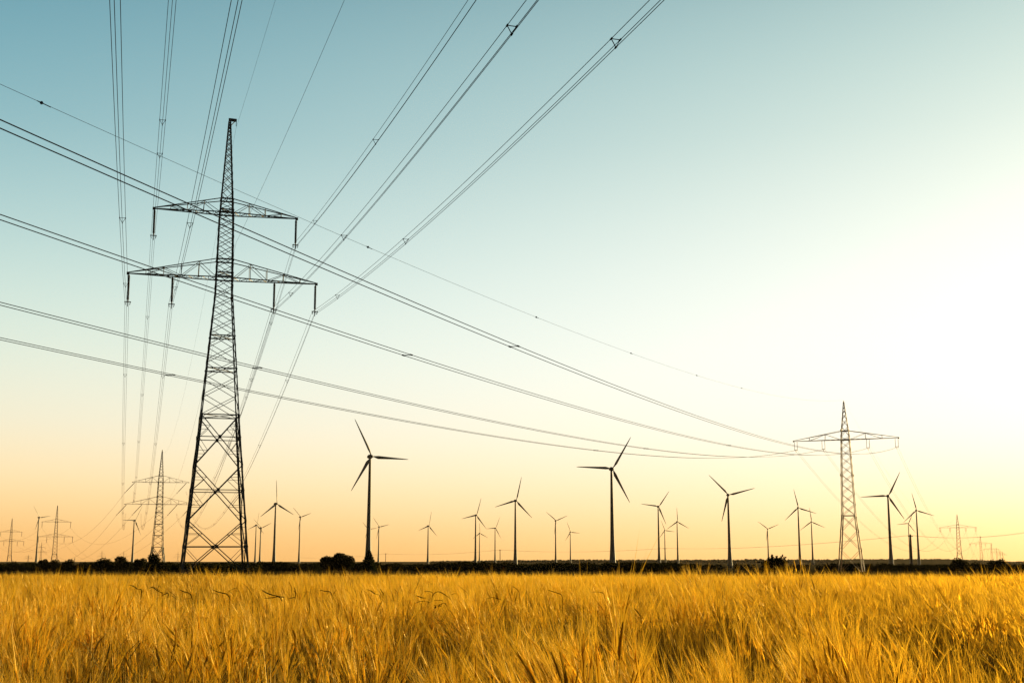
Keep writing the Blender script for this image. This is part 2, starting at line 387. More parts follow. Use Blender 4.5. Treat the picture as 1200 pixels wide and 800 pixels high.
for args in [
 (46.6, 606.0, 16.4, .74, 82, 'leftmost wind turbine, its tower sunlit along the right side'),
 (158.6, 609.5, 19.6, .72, 30, 'wind turbine just left of the distant two-armed pylon'),
 (324.6, 590.0, 28.1, .80, 116, 'wind turbine right of the tall pylon with one blade pointing straight up'),
 (301.2, 615.0, 15.2, .72, 10, 'small distant wind turbine touching the right leg of the tall pylon'),
 (306.6, 618.2, 16.3, .74, 68, 'small wind turbine squeezed between the pylon-leg turbine and the upright-bladed one'),
 (352.6, 605.4, 16.2, .78, 72, 'wind turbine with a Y-shaped rotor, midway between the tall pylon and the dome-shaped bush'),
 (435.6, 534.5, 49.0, .90, 92, 'large wind turbine rising behind the dark conifer, one blade pointing flat to the right'),
 (444.8, 617.0, 14.4, .80, 78, 'small distant wind turbine close on the right of the conifer'),
 (431.5, 620.0, 11.5, .95, 80, 'tiny wind turbine almost hidden behind the big tower above the conifer'),
 (502.8, 616.0, 17.4, .74, 12, 'lone small wind turbine on the skyline between the two largest turbines, left of the others'),
 (558.5, 603.4, 21.5, .82, 18, 'mid-sized wind turbine with a tiny one close at its right side'),
 (562.5, 624.4, 12.2, .86, 116, 'tiny wind turbine tucked against the right of a mid-sized one'),
 (581.0, 618.5, 14.4, .76, 26, 'small wind turbine beside a lamp-like pole with a thick head'),
 (605.0, 586.3, 28.9, .90, 14, 'wind turbine in the middle of the view, taller than its four small neighbours'),
 (651.6, 609.7, 16.3, .90, 68, 'small wind turbine with two blades raised in a V, left of the largest right-hand turbine'),
 (668.8, 623.0, 12.7, .86, 96, 'tiny wind turbine just left of the turbine with the flared sunlit tower'),
 (717.8, 549.0, 45.0, .94, 32, 'large wind turbine whose flared tower stands on the field edge with a bright sunlit side'),
 (772.0, 593.2, 22.8, .92, 37, 'mid-sized wind turbine with one blade flat to the left, first right of the flared-tower turbine'),
 (779.2, 621.0, 12.3, .94, 98, 'tiny wind turbine lined up with a thin dark pole'),
 (794.0, 611.0, 16.5, .90, 118, 'small wind turbine with its top blade vertical, right of the one with the pole'),
 (853.6, 579.6, 32.6, .98, 76, 'tall wind turbine left of the bristly bush, two blades raised in a wide V'),
 (899.6, 619.4, 14.3, .98, 68, 'small wind turbine standing behind the bristly bush'),
 (935.5, 594.6, 22.1, .98, 108, 'taller of the two wind turbines between the bristly bush and the single-armed pylon'),
 (951.0, 611.0, 16.8, .98, 114, 'smaller of the two wind turbines between the bristly bush and the single-armed pylon'),
 (1041.0, 580.8, 32.2, .98, 28, 'tall wind turbine just right of the nearer single-armed pylon'),
 (1074.0, 597.6, 21.0, .98, 108, 'rightmost wind turbine, its sunlit tower standing right of the thick dark pole'),
 (1064.6, 613.0, 13.6, .98, 25, 'tiny wind turbine whose rotor shows above the thick dark pole')]:
    turbine(*args)

# ------------------------------------------------------------------ pylons
def lerp(a, b, t): return a + (b - a) * t
def prof(levels, z):
    return float(np.interp(z, [l[0] for l in levels], [l[1] for l in levels]))

def corners(levels, z):
    w = prof(levels, z); return [Vector((sx * w, sy * w, z)) for sx, sy in ((-1, -1), (1, -1), (1, 1), (-1, 1))]

def pylon(name, loc, rz, label, spec, m=STEEL, group=None):
    """lattice pylon; local x = along the crossarms, y = along the line"""
    root = empty(name, loc, rz); tag(root, label, 'pylon', group)
    if 'tilt' in spec: root.rotation_euler = (0, spec['tilt'], rz); bpy.context.view_layer.update()
    L = spec['levels']; k = spec.get('thick', 1.0); H = L[-1][0]
    for ci in range(4):                                            # corner legs
        mb = MB()
        for (z0, _), (z1, _) in zip(L[:-1], L[1:]):
            w = spec['leg_w'] * k * (1 if z0 < spec['waist'] else .62 if z0 < spec['arms'][-1]['z'] else .5)
            mb.angle(corners(L, z0)[ci], corners(L, z1)[ci], w, w * .28, (0, 0, z0))
        for z in spec.get('gusset', []):
            c = corners(L, z)[ci]; mb.box(c, .3 * k, .3 * k, .4 * k)
        if 'foot' in spec: mb.box(corners(L, 0)[ci] + Vector((0, 0, -.1)), 1.0, 1.0, .7)
        mb.build('leg', m, root)
    # bracing of the four faces
    br = MB(); bw = spec['brace_w'] * k
    for (z0, z1) in spec['big']:
        c0, c1 = corners(L, z0), corners(L, z1); zm = None
        for i in range(4):
            j = (i + 1) % 4
            br.bar(c0[i], c1[j], bw); br.bar(c0[j], c1[i], bw)
            w0, w1 = (c0[j] - c0[i]).length, (c1[j] - c1[i]).length; t = w0 / (w0 + w1); zx = lerp(z0, z1, t)
            cx = corners(L, zx); br.bar(cx[i], cx[j], bw * .9)
            mid = (cx[i] + cx[j]) / 2; br.box(mid, .3, .3, .4)
            for (zz, s) in ((lerp(z0, zx, .5), 1), (lerp(zx, z1, .5), -1), (lerp(z0, zx, .25), 1), (lerp(zx, z1, .75), -1)):   # redundant members
                cc = corners(L, zz)
                for (a, b) in ((i, j), (j, i)):
                    if s > 0: q = lerp(c0[a], c1[b], (zz - z0) / (z1 - z0))
                    else: q = lerp(c0[b], c1[a], (zz - z0) / (z1 - z0))
                    br.bar(cc[a], q, bw * .45)
                    if abs(zz - lerp(z0, zx, .5)) < .01 or abs(zz - lerp(zx, z1, .5)) < .01: br.bar(cx[a], q, bw * .5)
    for (z0, z1, ratio) in spec['fine']:
        z = z0
        while z < z1 - .15:
            h = min(max(prof(L, z) * 2 * ratio, .32), z1 - z)
            if z1 - z - h < .4 * h: h = z1 - z
            c0, c1 = corners(L, z), corners(L, z + h)
            for i in range(4):
                j = (i + 1) % 4
                br.bar(c0[i], c1[j], bw * .62)
                if not spec.get('single'): br.bar(c0[j], c1[i], bw * .62)
            z += h
    for z in spec['rings']:
        c = corners(L, z)
        for i in range(4): br.bar(c[i], c[(i + 1) % 4], bw * 1.1)
        br.bar(c[0], c[2], bw * .7); br.bar(c[1], c[3], bw * .7)
    br.build('bracing', m, root)
    ins = {}
    for arm in spec['arms']:
        a = MB(); z, d, tip = arm['z'], arm['depth'], arm['half']
        for s in (-1, 1):
            w = prof(L, z); wt = prof(L, z + d); e = Vector((s * tip, 0, z)); n = arm.get('n', 8)
            B = [Vector((s * w, y * w, z)) for y in (-1, 1)]; T = [Vector((s * wt, y * wt, z + d)) for y in (-1, 1)]
            for q in B: a.bar(q, e, .11 * k)
            for q in T: a.bar(q, e + Vector((0, 0, .12)), .09 * k)
            for i in range(n):                                     # zigzags in the bottom plane and the two sides
                t0, t1 = i / n, (i + 1) / n
                p0, p1 = (lerp(B[i % 2], e, t0), lerp(B[(i + 1) % 2], e, t1)); a.bar(p0, p1, .055 * k)
                if i < n - 1: a.bar(lerp(B[0], e, t1), lerp(B[1], e, t1), .05 * k)
            pn = arm.get('posts', 3)
            for y in (0, 1):
                for i in range(pn):
                    t = (i + 1) / (pn + 1); tm = i / (pn + 1)
                    a.bar(lerp(B[y], e, t), lerp(T[y], e, t), .05 * k); a.bar(lerp(B[y], e, t) if i % 2 else lerp(T[y], e, t), lerp(T[y], e, tm) if i % 2 else lerp(B[y], e, tm), .055 * k)
            a.box(e, .3 * k, .2 * k, .3 * k)
        for q in (z, z + d):
            c = corners(L, q)
            for i in range(4): a.bar(c[i], c[(i + 1) % 4], .15 * k)
        a.build('crossarm', m, root)
        for off in arm['hang']:
            for s in (-1, 1):
                p = Vector((s * off, 0, z - .1)); dv = Vector(arm['string'])
                mb = MB()
                for dx in arm.get('twin', (0,)):
                    q = p + Vector((dx, 0, 0)); nd = arm.get('discs', 20); pts = []; rad = []
                    pts.append(q); rad.append(.03)
                    for i in range(nd):
                        t = .08 + .82 * i / nd; t2 = t + .42 * .82 / nd
                        pts += [q + dv * t, q + dv * t2]; rad += [arm['rad'] * k, arm['rad'] * .55 * k]
                    pts.append(q + dv); rad.append(.03)
                    mb.tube(pts, rad, 8)
                g = p + dv
                mb.bar(g + Vector((-.36, 0, .12)), g + Vector((.36, 0, .12)), .09 * k); mb.bar(g + Vector((0, -.5, .02)), g + Vector((0, .5, .02)), .08 * k); mb.bar(g + Vector((0, 0, .15)), g + Vector((0, 0, -.42)), .08 * k)
                if arm.get('horn', True):
                    for sx in (-.3, .3): mb.bar(g + Vector((sx, 0, .1)), g + Vector((sx * .75, 0, -.22)), .07 * k)
                mb.build('insulator', INSUL if m is STEEL else m, root)
                ins[(round(z, 1), s * off)] = root.matrix_basis @ (p + dv)
    if 'top_arm' in spec:
        mb = MB(); ta = spec['top_arm']
        mb.bar((-.14, 0, H), (ta, 0, H - .03), .16, .34); mb.bar((0, 0, H - .9), (ta * .8, 0, H - .1), .08)
        mb.bar((ta - .05, 0, H), (ta - .05, 0, H - .75), .07); mb.build('earth_wire_bracket', m, root)
    return root

E0 = EYE
# --- line A: triple-conductor double-circuit line that passes overhead
PHI = .2943
DA = Vector((math.sin(PHI), -math.cos(PHI), 0)); NA = Vector((-DA.y, DA.x, 0))
DZ = EYE - 1.9      # heights below were measured from an eye 1.9 m up
P1 = Vector((-33.25, 140, DZ))
rzA = math.atan2(NA.y, NA.x)
s1 = dict(levels=[(0, 3.62), (17.9, 2.08), (31.9, 1.00), (40.8, .84), (53.0, .13)], leg_w=.20, brace_w=.10, waist=17, foot=1,
          big=[(.1, 6.15), (6.15, 12.3), (12.3, 17.9)], fine=[(17.9, 31.6, .55), (31.6, 42.6, .62), (42.6, 52.7, .95)],
          rings=[17.9, 23.2, 27.0, 34.4, 41.9], 
          arms=[dict(z=33.8, depth=2.15, half=10.6, hang=(10.49, 5.73), string=(0, 0, -3.3), rad=.155, n=12, posts=4),
                dict(z=41.55, depth=1.65, half=8.12, hang=(8.04,), string=(0, 0, -3.2), rad=.155, n=10, posts=3)], top_arm=.8, tilt=-.0048)
pylon('lattice_pylon', P1 + NA * .24, rzA, 'tall dark lattice pylon with two crossarms, nearest and largest in the view', s1)
P2 = at(184, 656, 556); P2.z = terrain_z(556) + DZ
s2 = dict(levels=[(0, 3.9), (11, 2.3), (30, 1.35), (40, 1.1), (P2.z * -1 + 50.4 + DZ, .12)], leg_w=.34, brace_w=.20, waist=10, thick=1.08, single=True,
          big=[(2, 11)], fine=[(11, 30.5, .62), (30.5, 40.5, .8), (40.5, 53.0, .9)], rings=[2, 11, 16, 21, 26, 33, 42.3],
          arms=[dict(z=29.6, depth=3.4, half=15.0, hang=(14.2, 7.6), string=(-3.6, -2.2, -4.6), rad=.16, n=8, discs=14, horn=False),
                dict(z=39.3, depth=3.0, half=12.2, hang=(11.2,), string=(-3.6, -2.2, -4.6), rad=.16, n=8, discs=14, horn=False)])
pylon('lattice_pylon', P2, math.radians(8), 'smaller distant pylon with two crossarms and slanting insulators, left of the tall pylon', s2, group='pylons of the left line')
P3 = at(63.5, 656, 1076); P3.z = terrain_z(1076) + DZ
def spec_far(h_top, zu, zl, hu, hl, hi, thick):
    return dict(levels=[(0, 3.6), (zl * .5, 2.0), (zu + 1, 1.0), (h_top, .15)], leg_w=.36, brace_w=.2, waist=10, thick=thick, single=True, big=[],
                fine=[(0.2, zl * .5, .8), (zl * .5, zu, .8), (zu, h_top - .4, 1.0)], rings=[zl, zl * .5, zu],
                arms=[dict(z=zl, depth=2.6, half=hl, hang=(hl - .3, hi), string=(0, 0, -4.6), rad=.16, n=5, discs=8, horn=False),
                      dict(z=zu, depth=2.4, half=hu, hang=(hu - .3,), string=(0, 0, -4.6), rad=.16, n=5, discs=8, horn=False)])
pylon('lattice_pylon', P3, math.radians(20), 'hazy two-armed pylon standing right of the leftmost wind turbine', spec_far(-P3.z + 47.7, -P3.z + 33.5, -P3.z + 21.0, 11.8, 14, 7, 1.4), group='pylons of the left line')
P4 = at(11, 656, 1412); P4.z = terrain_z(1412) + DZ
pylon('lattice_pylon', P4, math.radians(20), 'faint two-armed pylon nearest the left edge of the view', spec_far(-P4.z + 47.7, -P4.z + 32.5, -P4.z + 22.0, 11.3, 14, 7, 1.5), group='pylons of the left line')
for (px, pt, lab) in ((47.6, 635, 'tiny faint pylon between the leftmost turbine and the hazy pylon beside it'), (33, 649.5, 'tiniest faint pylon low on the skyline left of the leftmost turbine'),
                      (119, 645, 'tiny faint pylon low on the skyline above the wide low bush'), (144.5, 645.5, 'tiny faint pylon on the skyline above the tall round bush'), (208.3, 646, 'tiny faint pylon seen just left of the tall pylon\'s left foot')):
    hpx = 656 - pt; Y = min(46 * 1480 / hpx, 4300); p = at(px, 656, Y); p.z = terrain_z(Y); ht = at(px, pt, Y).z - p.z
    pylon('lattice_pylon', p, math.radians(15), lab, spec_far(ht, ht * .76, ht * .56, 10, 13, 7, 1.5), group='tiny pylons on the left skyline')

# --- line B: twin-conductor single-level line from the upper left to the right
PHB = .3787
DB = Vector((-math.sin(PHB), -math.cos(PHB), 0)); NB = Vector((-DB.y, DB.x, 0))
PB = Vector((67.07, 250, terrain_z(250) + DZ))
rzB = math.atan2(NB.y, NB.x)
zB = -PB.z + DZ
sB = dict(levels=[(0, 2.42), (zB + 10.6, 1.34), (zB + 18.6, 1.10), (zB + 26.4, .82), (zB + 33.6, .07)], leg_w=.22, brace_w=.13, waist=9, thick=.9,
          big=[], fine=[(.2, zB + 10.6, .95), (zB + 10.6, zB + 26.4, .82), (zB + 26.4, zB + 33.3, 1.2)], rings=[zB + 10.6, zB + 25.7], gusset=[zB + 18.6, zB + 27.6], single=False,
          arms=[dict(z=zB + 25.75, depth=1.75, half=10.3, hang=(9.88, 4.36), string=(0, 0, -1.75), rad=.06, n=9, posts=2, twin=(-.28, .28), discs=10, horn=False)])
pylon('lattice_pylon', PB, rzB, 'slim glare-tinted pylon with one wide crossarm, nearest of the right-hand row', sB, STEEL_GLARE, 'pylons of the right line')
TB = [533, 1064, 1674, 2250, 2850, 3500]
far_lab = ['second single-armed pylon of the right-hand row, pale and hazy', 'third single-armed pylon of the right-hand row, very faint',
           'fourth single-armed pylon of the right-hand row, a faint mark', 'fifth single-armed pylon of the right-hand row', 'sixth single-armed pylon of the right-hand row, near the end', 'last and tiniest single-armed pylon of the right-hand row']
PBs = [PB]
for i, t in enumerate(TB):
    p = PB - DB * t; p.z = terrain_z(p.y) + DZ; PBs.append(p); th = 1.1 + .12 * i
    sf = dict(levels=[(0, 2.6), (11, 1.3), (26.4, .8), (33.6, .08)], leg_w=.26, brace_w=.15, waist=9, thick=th, big=[], single=i > 0,
              fine=[(.2, 11, 1.0), (11, 26.4, .95), (26.4, 33.2, 1.3)], rings=[11, 25.7], gusset=[27.5, 25.8] if i == 0 else [],
              arms=[dict(z=25.75, depth=1.75, half=10.3, hang=(9.88, 4.36), string=(0, 0, -2.0), rad=.1, n=5, posts=1, twin=(-.28, .28), discs=6, horn=False)])
    pylon('lattice_pylon', p, rzB, far_lab[i], sf, STEEL_GLARE, 'pylons of the right line')

# ------------------------------------------------------------------ cables
def span(a, b, c, n):
    """n+1 points of a parabola z'' = 2c between a and b"""
    a, b = Vector(a), Vector(b); L = Vector((b.x - a.x, b.y - a.y)).length
    return [lerp(a, b, i / n) + Vector((0, 0, -c * (L * i / n) * (L - L * i / n))) for i in range(n + 1)]

def cable(name, paths, rad, label, group, spacers=(), offs=None, side=None, marker=False, cat='cable', spr=.03):
    """paths: one list of points (the bundle's axis); offs: wire offsets (sideways, up)"""
    side = side or Vector((1, 0, 0))
    root = empty(name, paths[len(paths) // 2 if len(paths) < 3 else 0]); tag(root, label, cat, group)
    o = Vector(root.location)
    for (dx, dz) in (offs or [(0, 0)]):
        mb = MB(); mb.tube([p - o + side * dx + Vector((0, 0, dz)) for p in paths], rad, 5); mb.build('wire', WIRE, root, True)
    for p in spacers:
        mb = MB(); q = p - o; pts = [q + side * dx + Vector((0, 0, dz)) for dx, dz in (offs or [(0, 0)])]
        if marker:
            n = 10; rr = .05
            for (u, v) in ((Vector((0, 0, 1)), side), (Vector((0, 0, 1)), side.cross(Vector((0, 0, 1)))), (side, side.cross(Vector((0, 0, 1))))):
                mb.tube([q + (u * math.cos(k * 6.2832 / n) + v * math.sin(k * 6.2832 / n)) * rr for k in range(n + 1)], .014, 5, False)
            mb.tube([q - side.cross(Vector((0, 0, 1))) * .45, q + side.cross(Vector((0, 0, 1))) * .2], .018, 5)
            mb.build('marker_ball', WIRE, root)
        else:
            for i in range(len(pts)):
                j = (i + 1) % len(pts)
                if j != i: mb.bar(pts[i], pts[j], spr)
                d = side.cross(Vector((0, 0, 1))); mb.bar(pts[i] - d * .12, pts[i] + d * .12, .055)
            mb.build('spacer', WIRE, root)
    return root

def cam_px(p):
    z = p.z - EYE; fw = p.y * CT + z * ST; up = -p.y * ST + z * CT
    return (600 + F * p.x / fw, 400 - F * up / fw) if fw > 3 else (9e9, 9e9)
def nearest(path, pxs):
    """the points on a path that project nearest the given photo pixels (where the photo's spacers sit)"""
    fine = []
    for a, b in zip(path[:-1], path[1:]): fine += [lerp(a, b, k / 10) for k in range(10)]
    P = np.array([cam_px(p) for p in fine]); return [fine[int(((P - np.array(q)) ** 2).sum(1).argmin())] for q in pxs]

TRI = [(-.21, .08), (.21, .08), (0, -.30)]
bA, cA = -.099182, .000363
rotP2 = Matrix.Rotation(math.radians(8), 4, 'Z')
phases = {'UL': (-8.04, 36.445, -11.2, 39.3, [(179.0, 180), (191, 142)], 'upper crossarm, left end'),
          'UR': (8.04, 36.445, 11.2, 39.3, [(369, 259), (440, 165)], 'upper crossarm, right end'),
          'LO': (-10.49, 28.559, -14.2, 29.6, [(143, 257), (145.7, 333), (146.5, 417)], 'left end of the lower crossarm'),
          'LI': (-5.73, 28.559, -7.6, 29.6, [(223, 263), (205, 337), (192.5, 419)], 'inner left of the lower crossarm'),
          'RI': (5.73, 28.559, 7.6, 29.6, [(599.5, 34), (403.3, 277), (340.7, 344), (298.7, 424)], 'inner right of the lower crossarm'),
          'RO': (10.49, 28.559, 14.2, 29.6, [(721, 49), (475, 281.7), (395.7, 346.7), (341.7, 426)], 'right end of the lower crossarm')}
lab_A = {'UL': 'triple-wire cable hung from the left tip of the tall pylon\'s upper crossarm', 'UR': 'triple-wire cable hung from the right tip of the tall pylon\'s upper crossarm',
         'LO': 'triple-wire cable hung from the left tip of the tall pylon\'s lower crossarm', 'LI': 'triple-wire cable hung from the inner left insulator of the tall pylon\'s lower crossarm',
         'RI': 'triple-wire cable hung from the inner right insulator of the tall pylon\'s lower crossarm', 'RO': 'triple-wire cable hung from the right tip of the tall pylon\'s lower crossarm'}
ends2 = {}
for k, (o1, z1, o2, z2, sp, _) in phases.items():
    q = P1 + NA * o1
    near = [Vector((q.x + DA.x * s, q.y + DA.y * s, E0 + z1 + bA * s + cA * s * s)) for s in np.concatenate([np.linspace(272, 160, 15), np.linspace(156, 0, 53)])]
    e2 = P2 + rotP2 @ Vector((o2, -1.5, z2 - 4.0)); ends2[k] = (P2 + rotP2 @ Vector((o2 - 3.6, -2.2, z2 - 4.7)))
    far = span(near[-1], e2, .00031, 60)
    path = near + far[1:]
    nsp = nearest(path[:68], sp[:3]) if k not in ('UL', 'LO', 'LI') else nearest(path[:68], sp[:2])
    fsp = [far[int(60 * t)] for t in (.07, .17, .28, .4, .52, .65, .8)]
    cable('power_cable', path, .0165, lab_A[k], 'triple-wire cables of the overhead line', nsp + fsp, TRI, NA)
qe = P1 + NA * .72
nearE = [Vector((qe.x + DA.x * s, qe.y + DA.y * s, E0 + 50.05 - .0854 * s + .000241 * s * s)) for s in np.linspace(272, 0, 70)]
cable('earth_wire', nearE + span(nearE[-1], P2 + Vector((0, 0, 53.2)), .00026, 50)[1:], .0095, 'single thin earth wire hung from the very top of the tall pylon', None)
qo = P1 + NA * 1.27
nearO = [Vector((qo.x + DA.x * s, qo.y + DA.y * s, E0 + 36.32 - .0854 * s + .000241 * s * s)) for s in np.linspace(272, 0, 70)]
cable('communication_cable', nearO + span(nearO[-1], P2 + Vector((.5, 0, 34.5)), .00028, 50)[1:], .0115, 'single thin cable fixed to the tall pylon\'s mast between its two crossarms', None)

# line B bundles
bB, cB = -.116477, .000268
labB = {9.884: 'twin-wire cable running steepest across the view, uppermost at the left edge', 4.365: 'second highest of the four twin-wire cables at the left edge',
        -4.365: 'third highest of the four twin-wire cables at the left edge', -9.884: 'lowest of the four twin-wire cables at the left edge'}
spB = {9.884: [(601.7, 404)], 4.365: [(478.3, 415), (854, 521)], -4.365: [(302, 429), (756.7, 525)], -9.884: [(200, 440.7), (697.7, 529)]}
for off, lab in labB.items():
    q = PB + NB * off
    near = [Vector((q.x + DB.x * s, q.y + DB.y * s, E0 + 22.04 + bB * s + cB * s * s)) for s in np.concatenate([np.linspace(330, 292, 8), np.linspace(288, 0, 73)])]
    path = list(near)
    for i in range(3):
        a = PBs[i] + NB * off; b = PBs[i + 1] + NB * off
        a.z = path[-1].z; b.z = PBs[i + 1].z + 23.6; path += span(a, b, .00022, 30)[1:]
    cable('power_cable', path, .0160, lab, 'twin-wire cables of the crossing line', nearest(near, spB[off]), [(-.2, 0), (.2, 0)], NB)
q = PB
near = [Vector((q.x + DB.x * s, q.y + DB.y * s, E0 + 31.859 - .131268 * s + .00026 * s * s)) for s in np.concatenate([np.linspace(330, 292, 8), np.linspace(288, 0, 73)])]
path = list(near)
for i in range(2):
    b = PBs[i + 1] + Vector((0, 0, 33.4)); path += span(path[-1], b, .0002, 24)[1:]
cable('earth_wire', path, .008, 'single thin earth wire with round markers crossing above the twin-wire cables', None, nearest(near, [(46.7, 120), (432, 290.7), (627.7, 371.7), (739, 413.7), (816.7, 439.3), (869, 454)]), None, NB, True)

# far cables of the left line
rot20 = Matrix.Rotation(math.radians(20), 4, 'Z')
lab_far = {'UL': 'faint sagging cable from the left end of the distant pylon\'s upper crossarm', 'UR': 'faint sagging cable from the right end of the distant pylon\'s upper crossarm',
           'LO': 'faint sagging cable from the left end of the distant pylon\'s lower crossarm', 'LI': 'faint sagging cable from the inner left of the distant pylon\'s lower crossarm',
           'RI': 'faint sagging cable from the inner right of the distant pylon\'s lower crossarm', 'RO': 'faint sagging cable from the right end of the distant pylon\'s lower crossarm'}
for k in phases:
    up = k[0] == 'U'; o3 = {'UL': -11.5, 'UR': 11.5, 'LO': -13.7, 'LI': -7, 'RI': 7, 'RO': 13.7}[k]
    e3 = P3 + rot20 @ Vector((o3, 0, (33.5 if up else 21.0) - P3.z - 4.7 + 0)); e3.z = (33.5 if up else 21.0) - 4.7
    e4 = P4 + rot20 @ Vector((o3, 0, 0)); e4.z = (32.5 if up else 22.0) - 4.7
    path = span(ends2[k], e3, .00022, 40) + span(e3, e4, .00022, 20)[1:]
    cable('power_cable', path, .035, lab_far[k], 'faint cables between the distant left pylons', cat='cable')

# ------------------------------------------------------------------ wooden pole line on the skyline
poles = [(452, 648, 1300, 'thin utility pole right of the conifer, smallest of the pole line', .26), (586, 643.5, 1050, 'utility pole with a thick head near the middle of the skyline', .28),
         (779.3, 641.5, 900, 'thin dark utility pole in front of a tiny turbine tower', .26), (1066.8, 626, 500, 'thick dark utility pole, tallest of the pole line, beside the rightmost turbines', .34)]
tops = []
for (px, py, Y, lab, r) in poles:
    t = at(px, py, Y); z0 = terrain_z(Y); root = empty('utility_pole', (t.x, Y, z0)); tag(root, lab, 'utility pole', 'wooden poles of the skyline pole line'); h = t.z - z0
    mb = MB(); mb.tube([(0, 0, -.3), (0, 0, h * .5), (0, 0, h)], [r * 1.25, r * 1.1, r * .9], 10); mb.build('shaft', WOOD, root)
    mb = MB(); mb.bar((-.95, 0, h - .7), (.95, 0, h - .7), .22); mb.build('crossarm', WOOD, root)
    mb = MB()
    for sx in (-.85, .85, 0): mb.tube([(sx, 0, h - .6 + (.6 if sx == 0 else 0)), (sx, 0, h - .3 + (.6 if sx == 0 else 0))], [.1, .07], 8)
    mb.build('insulator', INSUL, root)
    tops.append(Vector((t.x, Y, t.z - .3)))
t = at(87.6, 653.5, 1900); root = empty('utility_pole', (t.x, 1900, terrain_z(1900))); tag(root, 'short lone pole on the skyline right of the hazy left pylon', 'utility pole')
mb = MB(); mb.tube([(0, 0, -.3), (0, 0, t.z - terrain_z(1900))], [.45, .4], 10); mb.build('shaft', WOOD, root); mb = MB(); mb.bar((-1.1, 0, t.z - terrain_z(1900) - 1), (1.1, 0, t.z - terrain_z(1900) - 1), .3); mb.build('crossarm', WOOD, root)
ext0 = at(352, 653, 1700); ext1 = at(1240, 617, 420)
for dx, lab in ((-.85, 'lower-left of the two hair-thin wires strung along the skyline poles'), (.85, 'further right of the two hair-thin wires strung along the skyline poles')):
    seq = [ext0] + tops + [ext1]; path = []
    for a, b in zip(seq[:-1], seq[1:]):
        L = (b - a).length; path += span(a + Vector((dx, 0, 0)), b + Vector((dx, 0, 0)), 6.0 / (L * L) * 4 / 4 * 4 * .35, 24)[(1 if path else 0):]
    cable('pole_line_wire', path, .03, 'hair-thin wires strung along the wooden skyline poles', 'wires of the skyline pole line')

# ------------------------------------------------------------------ barley field
N1, N2, N3 = Noise(21), Noise(22), Noise(23)
FIELD_END = 45.0
HOLLOWS = []       # places where the crop has gone down, seen as dark gaps
for (px_, py_, wx, wy) in [(30, 768, .32, .5), (95, 722, .6, 1.0), (285, 733, .5, .9), (240, 716, .5, 1.0), (365, 772, .3, .45), (450, 736, .45, .8), (492, 748, .22, .5), (540, 738, .40, .8), (600, 764, .25, .5), (660, 732, .4, .9),
                           (722, 748, .22, .5), (772, 737, .42, .8), (815, 757, .25, .5), (862, 733, .4, .9), (955, 735, .45, .9), (1062, 741, .40, .8), (1112, 746, .35, .6), (1172, 752, .42, .7), (160, 762, .25, .5), (905, 770, .2, .4), (1010, 728, .5, .9), (690, 785, .2, .35), (520, 785, .2, .3)]:
    q = at(px_, 656, .44 * 1470 / (py_ - 13 - 656)); HOLLOWS.append((q.x, q.y, wx * .85, .72 if wx > .35 else .64))
def canopy(x, y):
    """height of the crop: rolling, with hollows and wheel tracks across the view"""
    near = np.clip((19 - y) / 8, 0, 1); calm = .25 + .75 * np.clip((26 - y) / 12, 0, 1)
    h = .86 + ((N1(x / 1.2 + 300, y / 1.9 + 300, 2) - .5) * .16 + (N2(x / .28 + 300, y / .45 + 300, 2) - .5) * .20) * calm
    # combed tufts: the crop sinks gently away from the viewer, then stands up again
    u = y / 1.35 + 2.6 * N1(x / .8 + 700, y / 3.2 + 700, 2) + .5 * N2(x / .22 + 20, y + 20, 1); saw = u - np.floor(u)
    h = h + .06 - .38 * saw ** 1.6 * near * np.clip((N3(x / 1.0 + 90, y / 1.6 + 60, 2) - .25) * 2.2, 0, 1.3)
    for (hx, hy, wx, A) in HOLLOWS:
        e = hy + .35 * (N2(x / .2 + 50, y * 0 + 70, 2) - .5); t = np.clip((y - (e - 2.3)) / 2.3, 0, 1); t = np.where(y > e, 0, t * t * (3 - 2 * t))
        h = h - A * t * np.exp(-np.abs((x - hx * y / hy) / (wx * (.7 + .6 * N1(x / .25, y / .4, 1)))) ** 2.6)
    yt = y - .04 * x                                              # wheel tracks across the view, the crop a little taller beyond
    tr = np.clip((yt - 25.5) / 3.0, 0, 1); h = h - .20 * np.where(yt < 28.5, tr, 0) * np.clip(.5 + N1(x / 5 + 9, y / 5, 1), 0, 1) + .03 * (yt > 28.5)
    tr = np.clip((yt - 33.0) / 3.0, 0, 1); h = h - .20 * np.where(yt < 36, tr, 0) * np.clip(.2 + N1(x / 5 + 30, y / 5, 1), 0, 1) + .02 * (yt > 36)
    return np.maximum(h - .25 * np.clip((y - 18) / 25, 0, 1), .2)

def ribbons(P, W, S):
    """P (N,K,3) centre lines, W (N,K) widths, S (N,3) side vectors -> verts (N*2K,3), quads"""
    N, K, _ = P.shape
    A = P - S[:, None, :] * W[:, :, None] / 2; B = P + S[:, None, :] * W[:, :, None] / 2
    V = np.stack([A, B], 2).reshape(N, 2 * K, 3)
    base = (np.arange(N) * 2 * K)[:, None, None] + (np.arange(K - 1) * 2)[None, :, None]
    Q = base + np.array([0, 1, 3, 2])[None, None, :]
    return V.reshape(-1, 3), Q.reshape(-1, 4)

class Acc:
    def __init__(s): s.V = []; s.F = []; s.T = []; s.n = 0
    def put(s, V, F, tone):
        s.V.append(V.astype(np.float32)); s.F.append(F + s.n); s.T.append(tone.astype(np.float32)); s.n += len(V)

